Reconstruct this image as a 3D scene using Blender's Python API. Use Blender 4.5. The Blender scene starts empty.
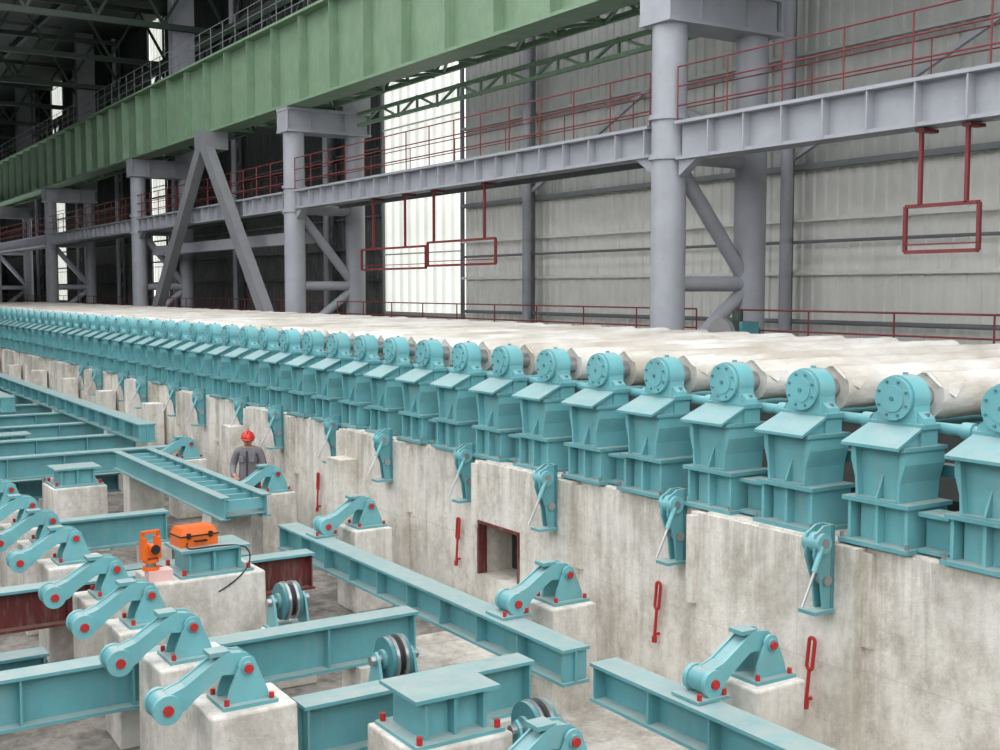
import bpy, bmesh, math, random
from mathutils import Vector, Matrix
random.seed(7)
S=bpy.context.scene
S.view_settings.view_transform='Standard'
COL=bpy.context.collection
# ------------------------------------------------------------ materials
def newmat(n):
    m=bpy.data.materials.new(n); m.use_nodes=True
    nt=m.node_tree; b=nt.nodes["Principled BSDF"]; return m,nt,b
def L(nt,a,b): nt.links.new(a,b)
def noise(nt,scale,detail=4,vec=None,rough=.6):
    n=nt.nodes.new("ShaderNodeTexNoise"); n.inputs["Scale"].default_value=scale
    n.inputs["Detail"].default_value=detail; n.inputs["Roughness"].default_value=rough
    if vec: L(nt,vec,n.inputs["Vector"])
    return n
def ramp(nt,src,p0,p1,c0=(0,0,0,1),c1=(1,1,1,1)):
    r=nt.nodes.new("ShaderNodeValToRGB"); L(nt,src,r.inputs[0])
    r.color_ramp.elements[0].position=p0; r.color_ramp.elements[1].position=p1
    r.color_ramp.elements[0].color=c0; r.color_ramp.elements[1].color=c1
    return r
def mix(nt,f,a,b,mode='MIX'):
    m=nt.nodes.new("ShaderNodeMixRGB"); m.blend_type=mode
    for i,v in ((0,f),(1,a),(2,b)):
        if hasattr(v,"links"): L(nt,v,m.inputs[i])
        else: m.inputs[i].default_value=v if i==0 else (v[0],v[1],v[2],1)
    return m.outputs[0]
def mul(nt,a,k):
    m=nt.nodes.new("ShaderNodeMath"); m.operation='MULTIPLY'; L(nt,a,m.inputs[0])
    if hasattr(k,"links"): L(nt,k,m.inputs[1])
    else: m.inputs[1].default_value=k
    return m.outputs[0]
def world_pos(nt):
    g=nt.nodes.new("ShaderNodeNewGeometry"); return g
def paint(name,col,rough=.5,var=.12,dust=0.0,dustcol=(.45,.45,.40),metal=0,bump=0.0):
    m,nt,b=newmat(name); g=world_pos(nt)
    n=noise(nt,1.7,5,g.outputs["Position"])
    r=ramp(nt,n.outputs[0],.35,.7)
    c=mix(nt,r.outputs[0],[x*(1-var) for x in col],[min(1,x*(1+var)) for x in col])
    if dust>0:
        sx=nt.nodes.new("ShaderNodeSeparateXYZ"); L(nt,g.outputs["Normal"],sx.inputs[0])
        rr=ramp(nt,sx.outputs[2],.75,.99)
        n2=noise(nt,6,6,g.outputs["Position"]); r2=ramp(nt,n2.outputs[0],.3,.65)
        mm=mul(nt,rr.outputs[0],r2.outputs[0])
        m3=nt.nodes.new("ShaderNodeMath"); m3.operation='MULTIPLY_ADD'; L(nt,mm,m3.inputs[0]); m3.inputs[1].default_value=dust*.5
        L(nt,mul(nt,rr.outputs[0],dust*.45),m3.inputs[2])
        c=mix(nt,m3.outputs[0],c,dustcol)
        n3=noise(nt,9,8,g.outputs["Position"],.75); r3=ramp(nt,n3.outputs[0],.58,.72)
        c=mix(nt,mul(nt,r3.outputs[0],.5),c,[x*.45+.05 for x in col])
        mp=nt.nodes.new("ShaderNodeMapping"); L(nt,g.outputs["Position"],mp.inputs[0]); mp.inputs["Scale"].default_value=(5,5,.7)
        n4=noise(nt,2.2,6,mp.outputs[0],.7); r4=ramp(nt,n4.outputs[0],.50,.70)
        c=mix(nt,mul(nt,r4.outputs[0],.32),c,(.34,.36,.33))
    L(nt,c,b.inputs["Base Color"]); b.inputs["Roughness"].default_value=rough; b.inputs["Metallic"].default_value=metal
    return m
def concrete(name,col,dark,lines=True,stain=.5,topz=None):
    m,nt,b=newmat(name); g=world_pos(nt)
    mp=nt.nodes.new("ShaderNodeMapping"); L(nt,g.outputs["Position"],mp.inputs[0]); mp.inputs["Scale"].default_value=(1,1,.6)
    n1=noise(nt,1.5,10,mp.outputs[0],.72); n2=noise(nt,14,6,g.outputs["Position"],.7)
    mp2=nt.nodes.new("ShaderNodeMapping"); L(nt,g.outputs["Position"],mp2.inputs[0]); mp2.inputs["Scale"].default_value=(3,3,.25)
    n3=noise(nt,1.8,5,mp2.outputs[0],.6)
    c=mix(nt,ramp(nt,n1.outputs[0],.42,.56).outputs[0],dark,col)
    c=mix(nt,mul(nt,ramp(nt,n3.outputs[0],.50,.70).outputs[0],stain),c,[x*.5 for x in dark])
    c=mix(nt,.55,c,ramp(nt,n2.outputs[0],.3,.7,(.28,.27,.25,1),(.80,.78,.74,1)).outputs[0],'SOFT_LIGHT')
    sx=nt.nodes.new("ShaderNodeSeparateXYZ"); L(nt,g.outputs["Position"],sx.inputs[0])
    if topz:
        mr=nt.nodes.new("ShaderNodeMapRange"); L(nt,sx.outputs[2],mr.inputs[0]); mr.inputs[1].default_value=topz-.8; mr.inputs[2].default_value=topz
        n5=noise(nt,2.6,8,mp2.outputs[0],.7); k=mul(nt,mr.outputs[0],ramp(nt,n5.outputs[0],.45,.60).outputs[0])
        c=mix(nt,mul(nt,k,.42),c,(.19,.175,.15))
        n6=noise(nt,.9,8,g.outputs["Position"],.65)
        c=mix(nt,mul(nt,ramp(nt,n6.outputs[0],.50,.58).outputs[0],.4),c,(.82,.80,.76))
        n7=noise(nt,3.2,9,g.outputs["Position"],.75)
        c=mix(nt,mul(nt,ramp(nt,n7.outputs[0],.60,.68).outputs[0],.42),c,(.26,.235,.20))
    if lines:
        br=nt.nodes.new("ShaderNodeTexBrick"); br.inputs["Scale"].default_value=1; br.inputs["Mortar Size"].default_value=.006
        br.inputs["Brick Width"].default_value=1.99; br.inputs["Row Height"].default_value=1.15; br.offset=0.0
        ad=nt.nodes.new("ShaderNodeMath"); L(nt,sx.outputs[1],ad.inputs[0]); ad.inputs[1].default_value=.9
        cx=nt.nodes.new("ShaderNodeCombineXYZ"); L(nt,ad.outputs[0],cx.inputs[0]); L(nt,sx.outputs[2],cx.inputs[1])
        L(nt,cx.outputs[0],br.inputs["Vector"])
        c=mix(nt,mul(nt,br.outputs["Fac"],.2),c,[x*.45 for x in dark])
    L(nt,c,b.inputs["Base Color"]); b.inputs["Roughness"].default_value=.9
    bp=nt.nodes.new("ShaderNodeBump"); bp.inputs["Strength"].default_value=.45; bp.inputs["Distance"].default_value=.03
    L(nt,n2.outputs[0],bp.inputs["Height"]); L(nt,bp.outputs[0],b.inputs["Normal"])
    return m
TEAL=paint("teal_paint",(.12,.355,.39),.42,.12,.85,(.41,.43,.40))
TEAL2=paint("teal_paint_bright",(.165,.44,.475),.38,.12,.6,(.40,.47,.45))
TEALD=paint("teal_paint_dark",(.06,.22,.25),.5,.15,.8,(.34,.35,.32))
RED=paint("red_paint",(.45,.025,.022),.45,.1)
RAIL=paint("rail_red_paint",(.17,.025,.028),.55,.15)
OXIDE=paint("oxide_primer",(.12,.02,.018),.6,.2,.5,(.3,.25,.2))
STEEL=paint("grey_column_paint",(.33,.34,.375),.5,.08,.3,(.42,.42,.42))
STEELM=paint("grey_brace_paint",(.20,.205,.215),.5,.08)
STEELD=paint("grey_dark_paint",(.18,.19,.20),.6,.1)
GREEN=paint("green_paint",(.17,.27,.17),.55,.1,.3,(.38,.45,.37))
GREEND=paint("green_dark_paint",(.035,.055,.04),.6,.1)
METAL=paint("bare_steel",(.45,.45,.46),.3,.15,0,metal=.8)
RUBBER=paint("black_rubber",(.015,.015,.015),.6,.1)
WALLL=paint("siding_light",(.76,.76,.72),.6,.06)
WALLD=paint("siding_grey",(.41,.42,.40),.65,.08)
DARK=paint("baked_shade_dark",(.035,.04,.038),.8,.2)  # dimness of far hall, recess and under-roller gap put into the colour
DARK2=paint("baked_shade_grey",(.11,.115,.11),.8,.2)  # lighter tone of the same painted-in dimness
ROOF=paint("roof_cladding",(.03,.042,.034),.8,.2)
ORANGE=paint("orange_plastic",(.80,.15,.015),.35,.05)
PINK=paint("foam_block",(.75,.5,.47),.7,.05)
CONC=concrete("concrete_wall",(.77,.73,.665),(.54,.50,.44),stain=.45,topz=2.18)
CONCP=concrete("concrete_pier",(.74,.71,.66),(.52,.485,.44),lines=False,stain=.35)
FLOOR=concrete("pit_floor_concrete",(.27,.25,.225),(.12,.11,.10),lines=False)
APRON=concrete("pit_apron_concrete",(.62,.59,.54),(.42,.39,.35),lines=False)
DECK=concrete("bed_floor_concrete",(.24,.23,.21),(.13,.125,.115),lines=False)
SKIN=paint("skin",(.48,.26,.17),.5,.05); CLOTH=paint("grey_workwear",(.22,.21,.225),.9,.2); HAIR=paint("black_hair",(.01,.01,.01),.6,.1)
TROU=paint("dark_trousers",(.05,.06,.08),.9,.2); HELM=paint("red_helmet",(.60,.03,.02),.25,.05)
EYE=paint("eye_dark",(.02,.015,.01),.2,.1); LIP=paint("lip",(.35,.12,.1),.5,.05)
def film():
    m,nt,b=newmat("cream_wrap_film"); g=world_pos(nt)
    mp=nt.nodes.new("ShaderNodeMapping"); L(nt,g.outputs["Position"],mp.inputs[0]); mp.inputs["Scale"].default_value=(.45,1,1)
    n=noise(nt,1.6,6,mp.outputs[0],.6); n2=noise(nt,7,7,mp.outputs[0],.65)
    c=mix(nt,ramp(nt,n.outputs[0],.38,.62).outputs[0],(.52,.47,.40),(.78,.76,.72))
    n4=noise(nt,4,8,g.outputs["Position"],.7)
    c=mix(nt,mul(nt,ramp(nt,n4.outputs[0],.56,.70).outputs[0],.35),c,(.40,.35,.29))
    L(nt,c,b.inputs["Base Color"]); b.inputs["Roughness"].default_value=.28
    bp=nt.nodes.new("ShaderNodeBump"); bp.inputs["Strength"].default_value=.55; bp.inputs["Distance"].default_value=.03
    L(nt,n2.outputs[0],bp.inputs["Height"]); L(nt,bp.outputs[0],b.inputs["Normal"]); return m
FILM=film()
def glow(name,col,st):
    m,nt,b=newmat(name); b.inputs["Base Color"].default_value=(.6,.6,.57,1)
    b.inputs["Emission Color"].default_value=(*col,1)
    g=world_pos(nt)
    n=noise(nt,.7,3,g.outputs["Position"]); mr=nt.nodes.new("ShaderNodeMapRange"); L(nt,n.outputs[0],mr.inputs[0])
    mr.inputs[3].default_value=st*.7; mr.inputs[4].default_value=st*1.1
    L(nt,mr.outputs[0],b.inputs["Emission Strength"]); return m
GLASS=glow("translucent_daylight_panel",(.93,.96,.89),.72)
# ------------------------------------------------------------ mesh builder
class B:
    def __init__(s): s.v=[];s.f=[];s.m=[];s.sm=[];s.mats=[]
    def mi(s,m):
        if m not in s.mats: s.mats.append(m)
        return s.mats.index(m)
    def add(s,vs,fs,m,sm=False):
        o=len(s.v); s.v+= [tuple(v) for v in vs]; k=s.mi(m)
        for f in fs: s.f.append([i+o for i in f]); s.m.append(k); s.sm.append(sm)
    def hexa(s,p,m):
        s.add(p,[(0,3,2,1),(4,5,6,7),(0,1,5,4),(1,2,6,5),(2,3,7,6),(3,0,4,7)],m)
    def box(s,x0,x1,y0,y1,z0,z1,m):
        s.hexa([(x0,y0,z0),(x1,y0,z0),(x1,y1,z0),(x0,y1,z0),(x0,y0,z1),(x1,y0,z1),(x1,y1,z1),(x0,y1,z1)],m)
    def prism(s,poly,axis,a0,a1,m):
        def P(u,w,a):
            return (a,u,w) if axis=='x' else ((u,a,w) if axis=='y' else (u,w,a))
        n=len(poly); vs=[P(u,w,a0) for u,w in poly]+[P(u,w,a1) for u,w in poly]
        fs=[tuple(range(n)),tuple(range(2*n-1,n-1,-1))]+[(i,i+n,(i+1)%n+n,(i+1)%n) for i in range(n)]
        s.add(vs,fs,m)
    def cyl(s,p0,p1,r,m,n=16,r2=None,caps=True):
        p0=Vector(p0);p1=Vector(p1);d=(p1-p0).normalized(); r2=r if r2 is None else r2
        u=d.orthogonal().normalized(); w=d.cross(u)
        A=[p0+(u*math.cos(2*math.pi*i/n)+w*math.sin(2*math.pi*i/n))*r for i in range(n)]
        Bv=[p1+(u*math.cos(2*math.pi*i/n)+w*math.sin(2*math.pi*i/n))*r2 for i in range(n)]
        s.add(A+Bv,[(i,(i+1)%n,(i+1)%n+n,i+n) for i in range(n)],m,True)
        if caps: s.add(A,[tuple(range(n-1,-1,-1))],m); s.add(Bv,[tuple(range(n))],m)
    def bar(s,p0,p1,w,h,m):
        p0=Vector(p0);p1=Vector(p1);d=(p1-p0).normalized()
        up=Vector((0,0,1)) if abs(d.z)<.95 else Vector((1,0,0))
        u=d.cross(up).normalized()*w/2; q=u.cross(d).normalized()*h/2
        s.hexa([p0-u-q,p0+u-q,p1+u-q,p1-u-q,p0-u+q,p0+u+q,p1+u+q,p1-u+q],m)
    def ibeam(s,axis,a0,a1,c,w,zt,h,m,tf=.03,tw=.03,stiff=0,mt=None):
        def bx(u0,u1,v0,v1,z0,z1,mm):
            if axis=='y': s.box(u0,u1,v0,v1,z0,z1,mm)
            else: s.box(v0,v1,u0,u1,z0,z1,mm)
        bx(c-w/2,c+w/2,a0,a1,zt-tf,zt,mt or m); bx(c-w/2,c+w/2,a0,a1,zt-h,zt-h+tf,m)
        bx(c-tw/2,c+tw/2,a0,a1,zt-h+tf,zt-tf,m)
        if stiff:
            n=max(1,int((a1-a0)/stiff))
            for i in range(n+1):
                a=a0+.03+(a1-a0-.08)*i/n
                bx(c-w/2+.015,c+w/2-.015,a,a+.02,zt-h+tf,zt-tf,m)
    def obj(s,name,loc=(0,0,0),fix=True):
        me=bpy.data.meshes.new(name); me.from_pydata(s.v,[],s.f)
        for m in s.mats: me.materials.append(m)
        for i,p in enumerate(me.polygons): p.material_index=s.m[i]; p.use_smooth=s.sm[i]
        if fix:
            bm=bmesh.new(); bm.from_mesh(me); bmesh.ops.recalc_face_normals(bm,faces=bm.faces); bm.to_mesh(me); bm.free()
        me.update(); return inst(name,me,loc)
def inst(name,me,loc,rz=0,parent=None):
    o=bpy.data.objects.new(name,me); o.location=loc; o.rotation_euler=(0,0,rz); COL.objects.link(o)
    if parent: o.parent=parent
    return o
# ------------------------------------------------------------ room shell
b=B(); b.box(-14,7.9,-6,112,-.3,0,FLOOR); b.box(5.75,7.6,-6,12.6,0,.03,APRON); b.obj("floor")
b=B(); b.box(14.35,19.6,-6,112,2.0,2.85,DECK); b.obj("floor_walkway")
b=B(); b.box(-14.2,-14,-6,112,0,9,DARK2); b.box(-14.2,-14,45,112,9,19,DARK); b.obj("wall_left_added")  # unseen wall, added to cut world light from the left
b=B(); b.box(-14,20,-6.3,-6.05,0,7,WALLD); b.obj("wall_back_added")  # unseen low wall, added to cut fill light from behind the camera
def corr(name,z0,z1,y0,y1,m,X=19.5,pitch=.32,dep=.05):
    b=B(); y=y0; pts=[]
    while y<y1:
        pts+= [(X,y),(X,y+pitch*.4),(X+dep,y+pitch*.5),(X+dep,y+pitch*.9)]; y+=pitch
    n=len(pts); b.add([(p[0],p[1],z0) for p in pts]+[(p[0],p[1],z1) for p in pts],[(i,i+1,i+1+n,i+n) for i in range(n-1)],m)
    return b
wins=[(32.7,38.3),(64.1,66.9),(87.8,91.6)]
b=B()
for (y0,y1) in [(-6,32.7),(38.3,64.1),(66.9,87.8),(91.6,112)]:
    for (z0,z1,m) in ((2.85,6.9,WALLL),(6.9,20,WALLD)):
        c=corr("",z0,z1,y0,y1,m); b.add(c.v,c.f,m if y0<30 else (DARK2 if z1<7 else DARK))  # far bays use shaded copies of the siding for the dim hall end
o=b.obj("wall_right",fix=False)
for i,(y0,y1) in enumerate(wins):
    b=B(); c=corr("",3.5,19,y0,y1,GLASS,pitch=.6,dep=.16); b.add(c.v,c.f,GLASS)
    b.box(19.45,19.7,y0,y1,2.85,3.5,WALLD)
    z=5.5
    while z<19: b.box(19.42,19.47,y0,y1,z,z+.05,WALLL); z+=2.2
    b.box(19.4,19.5,y0-.06,y0+.06,2.85,20,STEELD); b.box(19.4,19.5,y1-.06,y1+.06,2.85,20,STEELD)
    b.obj("window_%d"%(i+1),fix=False)
b=B()
for y in [-1.8,8.2,18.2,28.2,42,52,61,72,82,95]:
    b.cyl((18.9,y,2.85),(18.9,y,19),.13,STEEL,12); b.cyl((19.25,y+.25,2.85),(19.25,y+.25,19),.1,STEELD,8)
    z=4
    while z<18: b.bar((18.9,y,z),(19.25,y+.25,z+.8),.06,.06,STEEL); z+=.9
b.obj("wall_columns")
b=B()
for z in (4.6,5.75,6.9,9.3,11.7,14,16.5):
    b.box(19.35,19.45,-6,32.6,z,z+.08,WALLL if z<6.5 else WALLD); b.box(19.35,19.45,38.4,112,z,z+.08,DARK2)  # far girts coloured dark to match the painted dimness
b.box(19.3,19.48,-6,32.6,6.86,6.98,STEELD)
b.cyl((19.1,-6,5.3),(19.1,32,5.3),.035,STEELD,8)
b.cyl((19.1,-6,3.6),(19.1,32,3.6),.05,STEELD,8)
for i in range(3):
    y=8.2+10*i-10
    b.bar((19.1,y,7.1),(19.1,y+5,9.2),.1,.1,STEEL); b.bar((19.1,y+5,9.2),(19.1,y+10,7.1),.1,.1,STEEL)
b.obj("wall_girts")
b=B(); b.box(-14,20,111,111.3,0,19,DARK); b.obj("wall_far")
b=B()
b.box(13,20,-6,112,19,19.2,ROOF); b.box(-14,-6,-6,112,19,19.2,ROOF)
b.box(-6,13,50,112,19,19.2,ROOF)  # near part left open, out of view, to let world light onto the pit
b.obj("ceiling")
b=B()
for y in range(26,112,9):
    for z in (15.8,18.4): b.box(-10,19,y-.12,y+.12,z,z+.25,GREEND)
    x=-10
    while x<18:
        b.bar((x,y,16),(x+1.45,y,18.5),.12,.12,GREEND); b.bar((x+1.45,y,18.5),(x+2.9,y,16),.12,.12,GREEND); x+=2.9
for x in (-6,-2,2,6,10,14): b.box(x,x+.2,26,111,18.6,18.9,GREEND)
b.obj("roof_truss")
# ------------------------------------------------------------ green crane girder
b=B()
Y0,Y1=-6,108
b.box(14.95,15.05,Y0,Y1,10.1,12.75,GREEN)
b.box(14.6,15.4,Y0,Y1,10.05,10.13,GREEN); b.box(14.6,15.4,Y0,Y1,12.72,12.8,GREEN)
y=Y0
while y<Y1: b.box(14.66,15.34,y,y+.04,10.1,12.75,GREEN); y+=2.25
b.box(14.93,15.07,Y0,Y1,12.8,12.95,STEELD)
b.obj("crane_runway_girder")
b=B()
def truss(b,x,z0,z1,m,y0,y1,step,w=.12):
    b.box(x-w/2,x+w/2,y0,y1,z0,z0+w,m); b.box(x-w/2,x+w/2,y0,y1,z1-w,z1,m)
    y=y0;k=0
    while y+step<=y1:
        b.bar((x,y,z0 if k%2==0 else z1),(x,y+step,z1 if k%2==0 else z0),w*.6,w*.6,m); b.box(x-w*.3,x+w*.3,y-w*.3,y+w*.3,z0,z1,m); y+=step;k+=1
truss(b,16.3,10.15,11.4,GREEN,-4,107,1.5)
truss(b,17.0,9.55,10.0,GREEN,18,35.2,1.2,.1)
y=-4;k=0
while y<106:
    b.box(15.4,16.3,y-.05,y+.05,10.15,10.25,GREEN)
    b.bar((15.4 if k%2 else 16.3,y,10.2),(16.3 if k%2 else 15.4,y+1.8,10.2),.07,.07,GREEN); y+=1.8;k+=1
b.obj("surge_girder_truss")
b=B(); truss(b,17.7,13.6,15.2,GREEND,-4,107,1.8,.2); b.box(17.6,18.2,30,107,15.2,15.4,GREEND); b.obj("upper_lattice_girder")
def railing(name,x,y0,y1,z,m=RAIL,h=1.0,step=1.25,mid=2,r=.018):
    b=B(); n=int((y1-y0)/step)
    for i in range(n+1):
        y=y0+(y1-y0)*i/n; b.cyl((x,y,z),(x,y,z+h),r,m,6)
    for k in range(mid+1):
        zz=z+h-(h*.36)*k; b.cyl((x,y0,zz),(x,y1,zz),r,m,6)
    return b.obj(name)
# ------------------------------------------------------------ columns
cols=[-.5,17.5,35.8,53.6,71.6,89.6]
for y in cols:
    b=B()
    zb=2.85
    b.cyl((15,y,zb),(15,y,9.3),.335,STEEL,28); b.cyl((17.15,y,zb),(17.15,y,9.3),.32,STEEL,28)
    for z in (6.75,7.5): b.cyl((15,y,z),(15,y,z+.1),.39,STEEL,28)
    b.cyl((15,y,zb),(15,y,zb+.15),.55,STEEL,24); b.cyl((17.15,y,zb),(17.15,y,zb+.15),.55,STEEL,24)
    b.box(14.6,17.55,y-.45,y+.45,9.28,9.36,STEEL); b.box(14.6,17.55,y-.45,y+.45,9.95,10.04,STEEL)
    b.box(14.7,17.45,y-.36,y+.36,9.36,9.95,STEEL)
    for x in (14.62,15.4,16.6,17.5): b.box(x,x+.03,y-.44,y+.44,9.36,9.95,STEEL)
    b.box(16.6,17.6,y-.3,y+.3,10.04,19,STEEL if y<60 else STEELD)  # distant upper columns darkened in colour for the dim far hall
    b.cyl((15.2,y,6.7),(17.0,y,4.55),.15,STEEL,14); b.cyl((15.2,y,4.4),(17.0,y,4.4),.15,STEEL,14)
    b.cyl((17.0,y,4.25),(15.3,y,2.95),.14,STEEL,14)
    b.cyl((15.3,y,6.85),(16.9,y,6.85),.16,STEEL,14)
    b.obj("steel_column")
b=B()
for i,(y0,y1) in enumerate(zip(cols[:-1],cols[1:])):
    a,c=y0+.4,y1-.4; zl=6.72 if i==0 else 6.84
    b.box(14.98,15.02,a,c,zl,7.42,STEEL); b.box(14.78,15.3,a,c,7.38,7.44,STEEL); b.box(14.82,15.25,a,c,zl,zl+.06,STEEL)
    y=a+.1
    while y<c: b.box(14.8,15.2,y,y+.03,zl+.04,7.4,STEEL); y+=.9
    for e,sg in ((a,1),(c,-1)):
        b.prism([(e,zl),(e+sg*.5,zl),(e,zl-.3)],'x',14.9,15.1,STEEL)
    b.box(15.3,16.4,a,c,7.30,7.36,STEELD)
    b.box(16.38,16.45,a,c,6.9,7.4,STEELD)
    y=a
    while y<c: b.box(15.1,16.4,y,y+.08,7.0,7.3,STEELD); y+=1.8
b.obj("gallery_walkway_beam")
railing("gallery_railing",14.86,-.1,17.1,7.44,r=.015); railing("gallery_railing",14.86,17.9,35.4,7.44,r=.016); railing("gallery_railing",14.86,36.2,107,7.44)
railing("gallery_railing",16.38,-.1,107,7.36,step=2.5,mid=1,r=.013)
railing("runway_railing",14.7,-4,107,12.8,STEELD,r=.015)
railing("floor_railing",16.2,-2,16.9,2.85,h=1.05,step=1.8); railing("floor_railing",16.2,18.0,35.2,2.85,h=1.05,step=1.8); railing("floor_railing",16.2,36.4,105,2.85,h=1.05,step=1.8)
b=B()
m=43.0
for e in (36.6,49.8): b.bar((14.5,m,9.75),(14.5,e,2.95),.34,.5,STEELM); b.box(14.2,14.8,e-.4,e+.4,2.85,2.95,STEELM)
b.box(14.32,15.2,m-.6,m+.6,9.4,10.05,STEELM)
b.box(15.5,15.9,36.2,53.2,5.8,6.2,STEEL)
b.obj("chevron_brace")
def hframe(y0,y1,z0,z1,ztop,fs,x=15.0,w=.055):
    b=B()
    for z in (z0,z1): b.box(x-w/2,x+w/2,y0,y1,z-w/2,z+w/2,RAIL)
    for y in (y0,y1): b.box(x-w/2,x+w/2,y-w/2,y+w/2,z0,z1,RAIL)
    b.box(x-w/2,x+w/2,y0,y1,z0+.1,z0+.12,RAIL)
    for f in fs:
        y=y0+(y1-y0)*f; b.box(x-w/2,x+w/2,y-w/2,y+w/2,z1,ztop,RAIL)
        b.box(x-w/2-.02,x+.3,y-w/2-.05,y+w/2+.05,ztop-.05,ztop,RAIL)
    b.obj("hanging_cable_frame")
hframe(10.7,11.98,4.86,5.55,6.7,(.17,.8)); hframe(23.7,27.0,4.9,5.5,6.83,(.15,.9)); hframe(27.1,30.9,4.85,5.42,6.83,(.3,.8))
# ------------------------------------------------------------ concrete foundation wall
blocks=[-3.51+1.99*i for i in range(0,38)]
b=B()
for i,y in enumerate(blocks):
    j=.0 if i%2 else .14
    zt=2.18
    x0=7.55+j
    hole = (10.3<y<10.6)
    if hole:
        ya,yb=11.4,12.33
        b.box(x0,14.35,y,ya,0,zt,CONC); b.box(x0,14.35,yb,y+1.99,0,zt,CONC)
        b.box(x0,14.35,ya,yb,0,.78,CONC); b.box(x0,14.35,ya,yb,1.45,zt,CONC); b.box(x0+.5,14.35,ya,yb,.78,1.45,DARK)  # back of the opening coloured dark for the shade inside
        b.box(x0-.02,x0+.1,ya,yb,1.41,1.45,OXIDE); b.box(x0-.02,x0+.1,yb-.04,yb,.78,1.41,OXIDE); b.box(x0-.02,x0+.1,ya,ya+.03,.78,1.41,OXIDE)
    else:
        b.box(x0,14.35,y,y+1.99,0,zt,CONC)
    b.box(x0+.04,8.4,y+.25,y+1.8,zt,zt+.02,CONCP)
    b.box(x0-.05,x0+.02,y+1.9,y+2.0,1.2+.3*random.random(),zt-.03,CONC)
foundation=b.obj("wall_foundation")
b=B()
for y in [15.75,20.4,25.6,29.6,33.5,37.5,41.5,45.5]:
    b.box(7.25,7.62,y,y+.45,0,1.75+.12*random.random(),CONC)
b.obj("wall_pilasters")
# ------------------------------------------------------------ bearing pedestal
def pedestal_mesh():
    b=B()
    b.box(-.37,.20,-.35,.35,0,.035,TEAL); b.box(-.35,.20,-.335,.335,.355,.39,TEAL)
    b.box(-.22,.18,-.24,.24,.035,.355,TEAL2)
    for y in (-.30,-.01,.27): b.box(-.31,.18,y,y+.03,.035,.355,TEAL2)
    b.prism([(-.19,.39),(.19,.39),(.225,.81),(-.225,.81)],'x',-.25,.12,TEAL2)
    for sg in (-1,1):
        b.prism([(sg*.19,.39),(sg*.215,.39),(sg*.225,.55),(sg*.27,.70),(sg*.27,.81),(sg*.225,.81)],'x',-.32,.17,TEAL2)
    b.box(-.335,-.25,-.20,.20,.39,.405,TEAL)
    b.prism([(-.25,.405),(-.33,.405),(-.25,.60)],'y',-.012,.012,TEAL)
    b.box(-.36,.18,-.29,.29,.81,.84,TEAL)
    b.hexa([(-.43,-.285,.825),(-.43,.285,.825),(-.12,.265,.965),(-.12,-.265,.965),(-.43,-.285,.85),(-.43,.285,.85),(-.12,.265,.99),(-.12,-.265,.99)],TEAL)
    for sg in (-.22,.2): b.prism([(-.36,.84),(-.10,.84),(-.10,.965)],'y',sg,sg+.02,TEAL2)
    b.box(-.10,.10,-.25,.25,.84,.975,TEAL2)
    b.box(-.12,.10,-.275,.275,.975,1.015,TEAL)
    b.prism([(-.19,1.015),(.19,1.015),(.18,1.18),(-.18,1.18)],'x',-.11,.08,TEAL2)
    for sg in (-1,1): b.prism([(sg*.17,1.015),(sg*.26,1.015),(sg*.25,1.06),(sg*.17,1.12)],'x',-.08,.06,TEAL2)
    b.cyl((-.11,0,1.21),(.08,0,1.21),.19,TEAL2,30)
    b.cyl((-.135,0,1.21),(-.11,0,1.21),.172,TEAL,30); b.cyl((-.155,0,1.21),(-.135,0,1.21),.178,TEAL2,30)
    b.cyl((-.165,0,1.21),(-.155,0,1.21),.11,TEAL2,20); b.cyl((-.175,0,1.21),(-.165,0,1.21),.02,TEALD,8)
    for k in range(8):
        a=k*math.pi/4+.39; y,z=.145*math.cos(a),1.21+.145*math.sin(a)
        b.cyl((-.168,y,z),(-.155,y,z),.013,TEALD,6)
    b.cyl((.0,0,1.39),(.0,0,1.42),.022,TEAL,8)
    b.cyl((.08,0,1.21),(.12,0,1.21),.15,TEAL,20); b.cyl((.12,0,1.21),(.25,0,1.21),.095,METAL,14)
    for y in (-.22,.22): b.cyl((.0,y,1.05),(.0,y,1.10),.022,METAL,6)
    for y in (-.335,.335): b.cyl((-.345,y*.98,.035),(-.345,y*.98,.08),.018,METAL,6)
    return b
pm=None; N=62
ys=[6.35+.995*n for n in range(-5,N)]
ZT=2.18
for i,y in enumerate(ys):
    if pm is None: o=pedestal_mesh().obj("bearing_pedestal",(8.0,y,ZT+.02)); pm=o.data
    else: inst("bearing_pedestal",pm,(8.0,y,ZT+.02))
pb=None
for i in range(-2,30):
    y=5.36+1.99*i
    if pb is None:
        b=B(); b.ibeam('y',.355,.64,-.12,.26,.34,.32,TEAL,.03,.03,0); b.box(-.14,-.10,.355,.64,.03,.3,TEAL); pb=b.obj("base_beam",(8.0,y,ZT+.02)).data
    else: inst("base_beam",pb,(8.0,y,ZT+.02))
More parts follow.
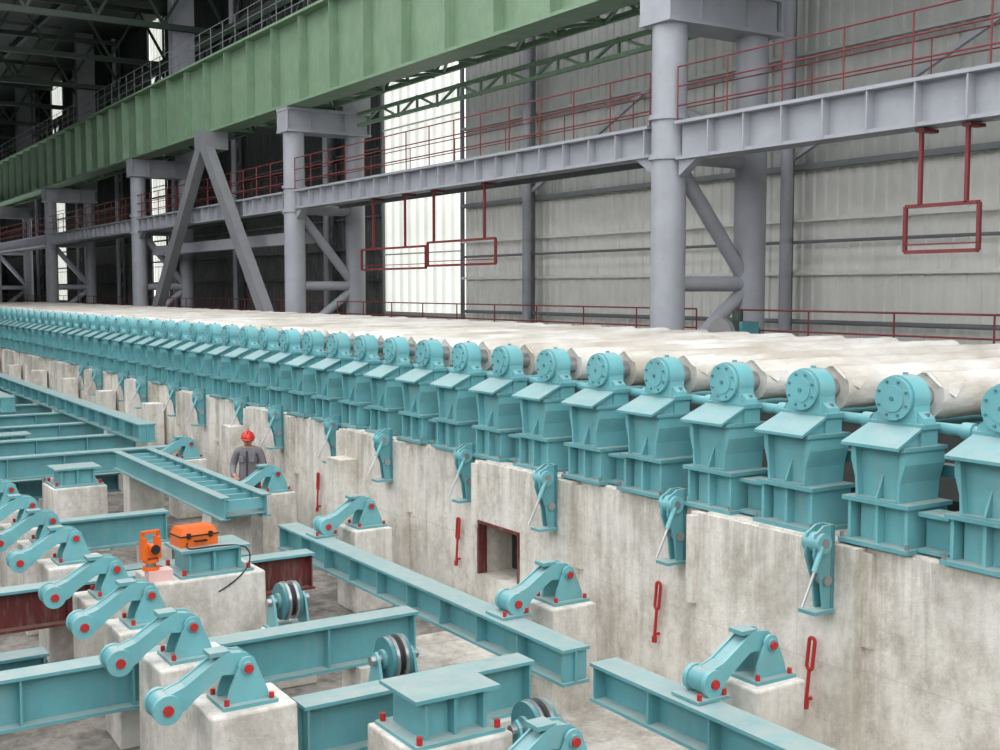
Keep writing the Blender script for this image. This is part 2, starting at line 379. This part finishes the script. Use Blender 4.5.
# ------------------------------------------------------------ rollers
def roller_mesh(seed):
    rnd=random.Random(seed); b=B(); n=32; mseg=90; x0,x1=0.0,5.7
    ph=[rnd.random()*6.28 for _ in range(10)]
    vs=[]
    for i in range(mseg+1):
        x=x0+(x1-x0)*i/mseg
        for k in range(n):
            a=2*math.pi*k/n
            r=.188+.003*math.sin(3*a+ph[0]+x*1.3)+.004*math.sin(9.3*x+ph[1]+2*a)+.004*rnd.random()
            r+=.006*(1 if math.sin(2.6*x+ph[5]+.6*math.sin(a+ph[6]))>0 else 0)
            r+=.014*max(0,math.sin(2.1*x+ph[3]))**3*max(0,math.cos((a-2.2+.5*math.sin(x*2.7+ph[4]))*3))**4
            vs.append((x,r*math.cos(a),r*math.sin(a)))
    fs=[(i*n+k,i*n+(k+1)%n,(i+1)*n+(k+1)%n,(i+1)*n+k) for i in range(mseg) for k in range(n)]
    b.add(vs,fs,FILM,True)
    b.add(vs[:n],[tuple(range(n-1,-1,-1))],FILM); b.add(vs[-n:],[tuple(range(n))],FILM)
    b.cyl((5.7,0,0),(5.85,0,0),.08,METAL,12)
    b.add([(-.03,-.16,.10),(-.05,-.05,.195),(-.02,.06,.20),(.2+.1*rnd.random(),.05,.208),(.34,-.08,.20),(.28,-.175,.11),(.12,-.21,.0)],[(0,1,4,5),(1,2,3,4),(0,5,6)],FILM)
    return b
rm=[]
for i,y in enumerate(ys):
    k=i%5
    if len(rm)<=k:
        o=roller_mesh(k+3).obj("wrapped_roller",(8.25,y,ZT+.02+1.21)); rm.append(o.data)
    else: inst("wrapped_roller",rm[k],(8.25,y,ZT+.02+1.21))
b=B()
b.cyl((8.17,ys[0],3.17),(8.17,ys[-1],3.17),.048,TEAL2,12)
for y in ys[:30]:
    b.cyl((8.19,y+.5,3.12),(14,y+.5,3.12),.055,TEAL2,10); b.cyl((8.17,y+.45,3.17),(8.17,y+.55,3.17),.07,TEAL2,12)
    b.box(8.3,8.42,y+.4,y+.6,2.2,3.05,TEALD); b.box(13.7,13.82,y+.4,y+.6,2.2,3.05,TEALD)
b.box(8.3,8.42,ys[0],ys[-1],2.75,2.85,TEALD)
b.box(8.6,13.6,ys[0],ys[-1],2.2,2.5,DARK)  # dark slab standing in for the shade beneath the rollers
b.box(13.6,13.9,ys[0],ys[-1],2.2,3.0,TEALD); b.obj("cooling_bed_frame")
# ------------------------------------------------------------ hanging levers on wall
def hang():
    b=B()
    for y in (-.055,.035):
        b.prism([(.10,.36),(.0,.36),(-.1,.3),(-.12,.12),(-.03,-.12),(-.0,-.34),(.10,-.34)],'y',y,y+.02,TEAL)
    b.cyl((-.03,-.09,.22),(-.03,.09,.22),.085,TEAL2,18); b.cyl((-.03,-.10,.22),(-.03,-.09,.22),.04,METAL,12)
    b.cyl((.03,-.08,-.1),(.03,.08,-.1),.045,METAL,12)
    b.cyl((-.09,-.08,.1),(-.30,-.10,-.27),.014,METAL,8); b.cyl((-.05,-.08,.2),(-.15,-.085,0),.024,TEAL2,8)
    b.box(-.14,.10,-.09,.09,-.37,-.34,TEAL); b.box(.08,.12,-.06,.06,-.34,.36,TEALD)
    return b
hm=None
for k in range(-1,14):
    y=6.72+1.99*k
    j=.14 if (int(math.floor((y+3.51)/1.99))%2==0) else 0.
    loc=(7.43+j,y,1.99)
    if hm is None: hm=hang().obj("hanging_lever",loc).data
    else: inst("hanging_lever",hm,loc)
def handle():
    b=B(); r=.016
    pts=[]
    for k in range(16):
        a=2*math.pi*k/16; pts.append((0,.032*math.cos(a),.17+ (.11 if math.sin(a)>0 else -.11)+.03*math.sin(a)))
    for k in range(16): b.cyl(pts[k],pts[(k+1)%16],r,RED,8)
    b.cyl((0,0,.04),(0,0,-.26),r,RED,8); b.cyl((0,0,-.26),(0,0,-.32),r*1.7,RED,8)
    b.cyl((0,0,-.24),(.06,0,-.24),r,RED,8)
    return b
hh=None
for y,x in ((6.86,7.49),(9.02,7.63),(12.98,7.63),(17.4,7.63),(21.2,7.63)):
    if hh is None: o=handle().obj("red_pull_handle",(x,y,1.05)); hh=o.data
    else: o=inst("red_pull_handle",hh,(x,y,1.05))
    o.rotation_euler=(.10,0,0)
# ------------------------------------------------------------ pit piers
def pier(x,y,w,d,zt,name="concrete_pier"):
    b=B(); q=random.Random(int(x*100+y*10))
    n=.012
    def J(): return q.uniform(-n,n)
    p=[]
    for z,s in ((0,1.02),(zt,1.0)):
        for sx,sy in ((-1,-1),(1,-1),(1,1),(-1,1)):
            p.append((sx*w/2*s+J(),sy*d/2*s+J(),z))
    b.hexa(p,CONCP)
    o=b.obj(name,(x,y,0))
    m=o.modifiers.new("bevel",'BEVEL'); m.width=.02; m.segments=2
    return o
PT=1.1
R=[(6.95,4.3),(6.95,6.93),(6.95,9.76),(6.95,14.3),(6.95,17.6),(6.95,21.9)]
for x,y in R: pier(x,y,.56,.56,PT)
Lr=[8.68,10.0,11.25,12.5,14.3,15.55,16.8,18.3,19.6,20.9,23.4,25.8,28.2,30.7,33.3]
for y in Lr: pier(3.15,y,.7,.60,PT)
def rocker(foot=False):
    b=B()
    b.box(-.22,.22,-.2,.2,0,.03,TEAL)
    for y in (-.13,.105):
        pts=[(-.17,.03),(.17,.03),(.16,.1),(.07,.32)]
        for k in range(7):
            a=.3+ (math.pi-.6)*k/6; pts.append((.075*math.cos(a),.30+.075*math.sin(a)))
        pts+=[(-.07,.3),(-.15,.12)]
        b.prism(pts,'y',y,y+.025,TEAL2)
    b.cyl((0,-.15,.29),(0,.15,.29),.05,TEAL,16); b.cyl((0,-.17,.29),(0,-.15,.29),.035,RED,12); b.cyl((0,.15,.29),(0,.17,.29),.035,RED,12)
    for x,y in ((.18,-.16),(.18,.16),(-.18,-.16),(-.18,.16)): b.cyl((x,y,.03),(x,y,.075),.02,RED,10)
    arm=[(.08,.34),(0,.40),(-.12,.415),(-.20,.39),(-.48,.21),(-.66,.15),(-.70,0.02),(-.60,-.03),(-.46,.04),(-.40,.10),(-.18,.25),(-.08,.24),(.05,.22)]
    b.prism(arm,'y',-.085,-.065,TEAL2); b.prism(arm,'y',.065,.085,TEAL2)
    b.prism([(p[0]*.97,p[1]*.93+.01) for p in arm],'y',-.065,.065,TEAL)
    b.box(-.28,-.12,-.08,.08,.395,.43,TEAL)
    for y in (-.13,.09): b.cyl((-.62,y,.07),(-.62,y+.04,.07),.112,TEAL2,22)
    b.cyl((-.62,-.09,.07),(-.62,.09,.07),.10,TEAL,20)
    b.cyl((-.62,-.15,.07),(-.62,-.13,.07),.04,RED,14); b.cyl((-.62,.13,.07),(-.62,.15,.07),.04,RED,14)
    if foot:
        b.box(-.82,-.48,-.16,.16,-.055,-.03,TEAL)
        for x in (-.78,-.52): b.cyl((x,-.13,-.03),(x,-.13,.02),.02,RED,8)
    return b
r1=None
for y in Lr:
    if r1 is None: r1=rocker().obj("rocker_lever",(3.15,y,PT)).data
    else: inst("rocker_lever",r1,(3.15,y,PT))
r2=None
for x,y in R:
    if r2 is None: r2=rocker(True).obj("rocker_lever",(6.98,y,PT)).data
    else: inst("rocker_lever",r2,(6.98,y,PT))
pier(4.85,6.75,.6,.5,.80); inst("rocker_lever",r1,(4.85,6.75,.80))
# ------------------------------------------------------------ beams in pit
b=B(); b.ibeam('y',8.5,15.3,6.25,.3,1.04,.34,TEAL,.03,.025,.7); b.obj("pit_beam")
b=B(); b.ibeam('y',2.2,8.1,6.25,.3,1.04,.34,TEAL,.03,.025,.7); b.obj("pit_beam")
b=B(); b.ibeam('y',22.6,70,6.4,.34,1.72,.36,TEAL,.03,.025,1.0); b.ibeam('y',30,70,5.2,.34,1.72,.36,TEAL,.03,.025,1.0)
for y in range(25,60,5): b.box(6.25,6.55,y,y+.3,0,1.36,CONCP)
b.obj("long_pit_beam")
def cross(y,x0,x1,zt=1.0,h=.46,m=TEAL,m2=None,posts=()):
    b=B(); b.ibeam('x',x0,x1,y,.28,zt,h,m,.03,.025,.9,m2)
    for x in posts: b.box(x-.2,x+.2,y-.22,y+.22,0,zt-h,CONCP)
    b.obj("cross_beam")
cross(10.62,-2,5.7,posts=(.5,5.2)); cross(8.65,3.6,5.8,posts=(5.5,)); cross(13.7,-2,5.9,m=OXIDE,m2=TEAL,posts=(.5,5.5)); cross(17.45,3.6,5.2,posts=(5.0,)); cross(17.45,-2,2.7,posts=(1,))
cross(7.2,-2,2.6,.9,.42,TEAL,posts=(1,)); cross(15.1,3.7,5.6,.75,.35,TEALD,posts=(5,)); cross(12.2,-2,2.4,.7,.35,TEALD,posts=(1,))
for y in (22.1,24.5,27,29.5,32,35,38,41,44,48,52,57): cross(y,-4,6.7,1.34,.4,posts=(0,4.6))
for y in (22.85,26.4,31.35,34.1,36.5): cross(y,-4,5.9,.8,.35,TEALD,posts=(0,4.6))
b=B()
z=1.25
for x in (5.5,6.1):
    b.ibeam('y',15.7,21.4,x,.14,z+.16,.32,TEAL,.02,.02,0)
y=15.8
while y<21.4: b.box(5.5,6.1,y,y+.05,z-.05,z+.1,TEAL2); y+=.45
b.box(5.5,6.1,15.7,21.4,z-.12,z-.1,TEALD)
for y in (16.3,20.6): b.box(5.5,6.1,y,y+.4,0,z-.16,CONCP)
b.obj("ribbed_cable_tray")
def stand(x,y,zp,h,w=.74,d=.6,pw=None,px=0):
    pier(x+px,y,pw or w+.12,d+.2,zp)
    b=B(); b.box(-w/2-.02,w/2+.02,-d/2-.04,d/2+.04,0,.03,TEAL); b.box(-w/2,w/2,-d/2,d/2,h-.03,h,TEAL)
    b.box(-w/2+.12,w/2-.12,-d/2+.14,d/2-.14,.03,h-.03,TEAL2)
    for xx in (-w/2+.1,-.02,w/2-.13): b.box(xx,xx+.03,-d/2+.04,d/2-.04,.03,h-.03,TEAL)
    for sx in (-1,1):
        for sy in (-1,1): b.cyl((sx*w/2*.92,sy*d/2,.03),(sx*w/2*.92,sy*d/2,.09),.025,RED,8)
    b.obj("machine_stand",(x,y,zp))
stand(4.42,7.8,.9,.36); stand(4.45,20.0,1.1,.3); stand(4.32,12.95,1.12,.30,.8,.6,1.25,-.1); stand(4.45,25.6,1.05,.3)
def pulley(x,y,zb=.62):
    pier(x,y,.5,.36,zb)
    b=B()
    for xx in (-.19,.17):
        b.prism([(-.16,0),(.16,0),(.06,.33),(0,.38),(-.06,.33)],'x',xx,xx+.025,TEAL2)
    b.box(-.22,.22,-.17,.17,0,.025,TEAL)
    for x0,x1,r,m in ((-.10,-.06,.20,TEALD),(-.06,-.03,.21,METAL),(-.03,.03,.17,RUBBER),(.03,.06,.21,METAL),(.06,.10,.20,TEALD)):
        b.cyl((x0,0,.3),(x1,0,.3),r,m,28)
    b.cyl((-.24,0,.3),(.24,0,.3),.045,METAL,12); b.cyl((-.13,0,.3),(-.1,0,.3),.09,TEAL,16)
    b.obj("rope_pulley",(x,y,zb))
pulley(4.85,11.9); pulley(4.9,9.5); pulley(5.15,7.55,.55)
# ------------------------------------------------------------ survey instrument + box
TZ=1.42
b=B()
b.box(-.13,.13,-.09,.09,0,.12,PINK); o=b.obj("foam_block",(3.70,12.75,1.12))
b=B()
b.cyl((0,0,0),(0,0,.03),.085,ORANGE,20); b.cyl((0,0,.03),(0,0,.07),.05,METAL,14); b.cyl((0,0,.07),(0,0,.10),.08,ORANGE,20)
for s in (-1,1): b.prism([(-.05,.1),(.05,.1),(.045,.3),(-.045,.3)],'x',s*.075-.02,s*.075+.02,ORANGE)
b.box(-.055,.055,-.05,.05,.12,.2,ORANGE)
b.cyl((0,-.1,.2),(0,.1,.2),.04,ORANGE,16); b.cyl((0,-.12,.2),(0,-.1,.2),.045,RUBBER,16); b.cyl((0,.1,.2),(0,.125,.2),.035,RUBBER,14)
b.box(-.095,.095,-.018,.018,.33,.36,ORANGE)
for s in (-1,1): b.box(s*.085-.012,s*.085+.012,-.018,.018,.3,.35,ORANGE)
o=b.obj("survey_theodolite",(3.62,12.77,1.24)); o.scale=(1.1,1.1,1.2); o.rotation_euler=(0,0,.2)
b=B()
w,d,h=.22,.15,.21
b.box(-w,w,-d,d,0,h*.55,ORANGE); b.box(-w-.01,w+.01,-d-.01,d+.01,h*.55,h*.62,RUBBER)
b.hexa([(-w,-d,h*.62),(w,-d,h*.62),(w,d,h*.62),(-w,d,h*.62),(-w+.03,-d+.03,h),(w-.03,-d+.03,h),(w-.03,d-.03,h),(-w+.03,d-.03,h)],ORANGE)
for s in (-.13,.13): b.box(s-.02,s+.02,-d-.025,-d,h*.45,h*.75,RUBBER)
b.box(-.07,-.05,-d-.05,-d,h*.3,h*.35,RUBBER); b.box(.05,.07,-d-.05,-d,h*.3,h*.35,RUBBER); b.box(-.07,.07,-d-.06,-d-.04,h*.28,h*.37,RUBBER)
o=b.obj("orange_instrument_case",(4.18,13.0,TZ)); o.rotation_euler[2]=.1
cu=bpy.data.curves.new("cable","CURVE"); cu.dimensions='3D'; cu.bevel_depth=.008
sp=cu.splines.new('NURBS'); pts=[(4.05,12.83,1.47),(3.98,12.70,1.43),(4.1,12.68,1.43),(4.35,12.72,1.43),(4.6,12.66,1.43),(4.74,12.6,1.35),(4.62,12.52,1.1),(4.3,12.54,.95)]
sp.points.add(len(pts)-1)
for i,p in enumerate(pts): sp.points[i].co=(*p,1)
sp.use_endpoint_u=True; cu.materials.append(RUBBER); co=bpy.data.objects.new("power_cable",cu); COL.objects.link(co)
b=B(); b.box(-.3,.3,-.3,.3,0,.35,TEALD); b.cyl((-.35,0,.6),(.35,0,.6),.25,GREEND,20); b.cyl((-.45,0,.6),(-.35,0,.6),.32,METAL,20); b.box(-.2,.2,-.35,-.25,.35,.85,TEALD)
b.cyl((0,0,.85),(0,0,1.05),.1,GREEND,12); b.obj("winch_motor",(15.6,16.2,2.85))
# ------------------------------------------------------------ worker
def skin(name,vs,es,rs,mats,fn,sub=2,parent=None):
    me=bpy.data.meshes.new(name); me.from_pydata(vs,es,[]); o=bpy.data.objects.new(name,me); COL.objects.link(o)
    m=o.modifiers.new("s",'SKIN'); m.use_smooth_shade=True
    for i,r in enumerate(rs):
        r=r if isinstance(r,tuple) else (r,r); me.skin_vertices[0].data[i].radius=r
    me.skin_vertices[0].data[0].use_root=True
    s=o.modifiers.new("d",'SUBSURF'); s.levels=sub; s.render_levels=sub
    dg=bpy.context.evaluated_depsgraph_get(); nm=bpy.data.meshes.new_from_object(o.evaluated_get(dg))
    bpy.data.objects.remove(o); nm.name=name
    nm.materials.clear()
    for mm in mats: nm.materials.append(mm)
    for p in nm.polygons: p.material_index=fn(p.center); p.use_smooth=True
    q=bpy.data.objects.new(name,nm); COL.objects.link(q); q.parent=parent; return q
b=B(); b.box(-.45,.3,-.4,.4,0,.10,CONCP); b.obj("concrete_step",(7.1,19.2,0))
W=bpy.data.objects.new("construction_worker",None); COL.objects.link(W)
W.location=(7.14,19.15,.10); W.rotation_euler=(0,0,-math.atan2(7.08,19.2)-.25); W.scale=(1.03,1.03,1.03)
V=[(0,0,.95),(0,0,1.12),(0,-.01,1.30),(0,-.02,1.42),(0,-.03,1.50),
   (.19,-.02,1.41),(.25,-.02,1.15),(.20,-.2,1.0),(.16,-.29,.97),
   (-.19,-.02,1.41),(-.27,-.01,1.15),(-.22,-.19,1.03),(-.14,-.30,1.02),
   (.10,0,.88),(.12,-.03,.50),(.13,.02,.10),(.14,-.13,.04),
   (-.10,0,.88),(-.12,-.03,.50),(-.13,.02,.10),(-.14,-.13,.04)]
E=[(0,1),(1,2),(2,3),(3,4),(3,5),(5,6),(6,7),(7,8),(3,9),(9,10),(10,11),(11,12),(0,13),(13,14),(14,15),(15,16),(0,17),(17,18),(18,19),(19,20)]
Rr=[(.17,.13),(.165,.125),(.19,.135),(.12,.09),(.055,.055),(.08,.075),(.062,.062),(.048,.048),(.03,.036),(.08,.075),(.062,.062),(.048,.048),(.03,.036),(.105,.105),(.075,.075),(.055,.055),(.045,.04),(.105,.105),(.075,.075),(.055,.055),(.045,.04)]
def cf(c):
    if c.z>1.475 and abs(c.x)<.09: return 2
    if c.y<-.25 and .85<c.z<1.08 : return 2
    if c.z<.09: return 3
    if c.z<.9 and abs(c.x)<.24 and c.y>-.13: return 1
    return 0
skin("body",V,E,Rr,[CLOTH,TROU,SKIN,RUBBER],cf,2,W)
for sx,(hx,hy,hz) in ((1,(.155,-.31,.965)),(-1,(-.135,-.32,1.015))):
    vs=[(hx,hy,hz),(hx-sx*.005,hy-.06,hz-.015)]; es=[(0,1)]; rs=[(.036,.018),(.04,.016)]
    skin("palm_%s"%("l" if sx>0 else "r"),vs,es,rs,[SKIN],lambda c:0,2,W)
    for k,ln in enumerate((.07,.08,.075,.058)):
        x=hx+(k-1.5)*.021*-sx
        p0=(x,hy-.06,hz-.012); p1=(x,hy-.06-ln*.5,hz-.025); p2=(x,hy-.06-ln*.75,hz-.05); p3=(x,hy-.06-ln*.7,hz-.08)
        skin("finger",[p0,p1,p2,p3],[(0,1),(1,2),(2,3)],[.0095,.009,.0085,.007],[SKIN],lambda c:0,1,W)
    skin("thumb",[(hx-sx*.03,hy-.01,hz-.005),(hx-sx*.055,hy-.04,hz-.02),(hx-sx*.05,hy-.075,hz-.04)],[(0,1),(1,2)],[.012,.011,.009],[SKIN],lambda c:0,1,W)
def head():
    bm=bmesh.new(); bmesh.ops.create_uvsphere(bm,u_segments=32,v_segments=24,radius=1)
    for v in bm.verts:
        x,y,z=v.co
        sx=.078*(1-.22*max(0,-z)**1.5); sy=.098; sz=.118
        nx,ny,nz=x*sx,y*sy,z*sz
        if y<0:
            ny-= .024*math.exp(-((x/.13)**2))*math.exp(-(((z+.12)/.20)**2))
            ny+= .010*math.exp(-(((abs(x)-.36)/.16)**2))*math.exp(-(((z-.05)/.12)**2))
            ny-= .006*math.exp(-((x/.3)**2))*math.exp(-(((z+.48)/.10)**2))
            ny-= .010*math.exp(-((x/.3)**2))*math.exp(-(((z+.82)/.18)**2))
        v.co=(nx,ny,nz)
    me=bpy.data.meshes.new("head"); bm.to_mesh(me); bm.free()
    for m in (SKIN,HAIR,LIP): me.materials.append(m)
    for p in me.polygons:
        p.use_smooth=True; c=p.center
        if c.y>.015 and c.z>-.045 or c.z>.07: p.material_index=1
        elif c.y<-.08 and abs(c.x)<.026 and -.062<c.z<-.05: p.material_index=2
    return me
H=bpy.data.objects.new("head",head()); COL.objects.link(H); H.parent=W; H.location=(0,-.05,1.60); H.rotation_euler=(math.radians(10),0,.15)
b=B()
for s in (-1,1):
    b.cyl((s*.028,-.083,.008),(s*.028,-.088,.008),.011,EYE,10)
    b.box(s*.028-.016,s*.028+.016,-.094,-.086,.026,.031,HAIR)
    b.cyl((s*.076,.0,-.005),(s*.092,.012,-.003),.026,SKIN,12,.018)
o=b.obj("face_details"); o.parent=H
b=B(); n=28; rows=8; vs=[];fs=[]
for i in range(rows+1):
    t=i/rows*math.pi/2
    for k in range(n):
        a=2*math.pi*k/n; vs.append((.112*math.cos(a)*math.cos(t),.134*math.sin(a)*math.cos(t),.035+.112*math.sin(t)))
for i in range(rows):
    for k in range(n): fs.append((i*n+k,i*n+(k+1)%n,(i+1)*n+(k+1)%n,(i+1)*n+k))
b.add(vs,fs,HELM,True)
vs=[];fs=[]
for k in range(n):
    a=2*math.pi*k/n; ex=.012+(.05*max(0,-math.sin(a))**2)
    vs.append((.110*math.cos(a),.132*math.sin(a),.04)); vs.append(((.110+ex*.6)*math.cos(a),(.132+ex)*math.sin(a),.03)); vs.append((.104*math.cos(a),.124*math.sin(a),.028))
for k in range(n):
    j=(k+1)%n; fs+=[(3*k,3*j,3*j+1,3*k+1),(3*k+1,3*j+1,3*j+2,3*k+2)]
b.add(vs,fs,HELM,True); b.box(-.012,.012,-.09,.09,.129,.152,HELM)
o=b.obj("helmet"); o.parent=H
b=B(); b.prism([(-.07,1.44),(.07,1.44),(.055,1.505),(-.055,1.505)],'y',-.085,-.07,CLOTH); b.box(-.012,.012,-.165,-.135,1.0,1.42,TROU)
b.box(-.13,-.05,-.17,-.13,1.24,1.33,CLOTH); b.box(.05,.13,-.17,-.13,1.24,1.33,CLOTH)
o=b.obj("jacket_details"); o.parent=W
# ------------------------------------------------------------ light
w=bpy.data.worlds.new("world"); S.world=w; w.use_nodes=True
bg=w.node_tree.nodes["Background"]; bg.inputs[0].default_value=(.97,.98,1,1); bg.inputs[1].default_value=3.05
# ------------------------------------------------------------ camera
cam=bpy.data.cameras.new("camera"); co=bpy.data.objects.new("camera",cam); COL.objects.link(co); S.camera=co
cam.sensor_width=36; cam.lens=1180*36/1000; cam.clip_end=400
p=math.atan(86/1180); a=math.atan(755/math.hypot(1180,86))
co.location=(0,0,4.3); co.rotation_euler=(math.pi/2-p,0,-a)
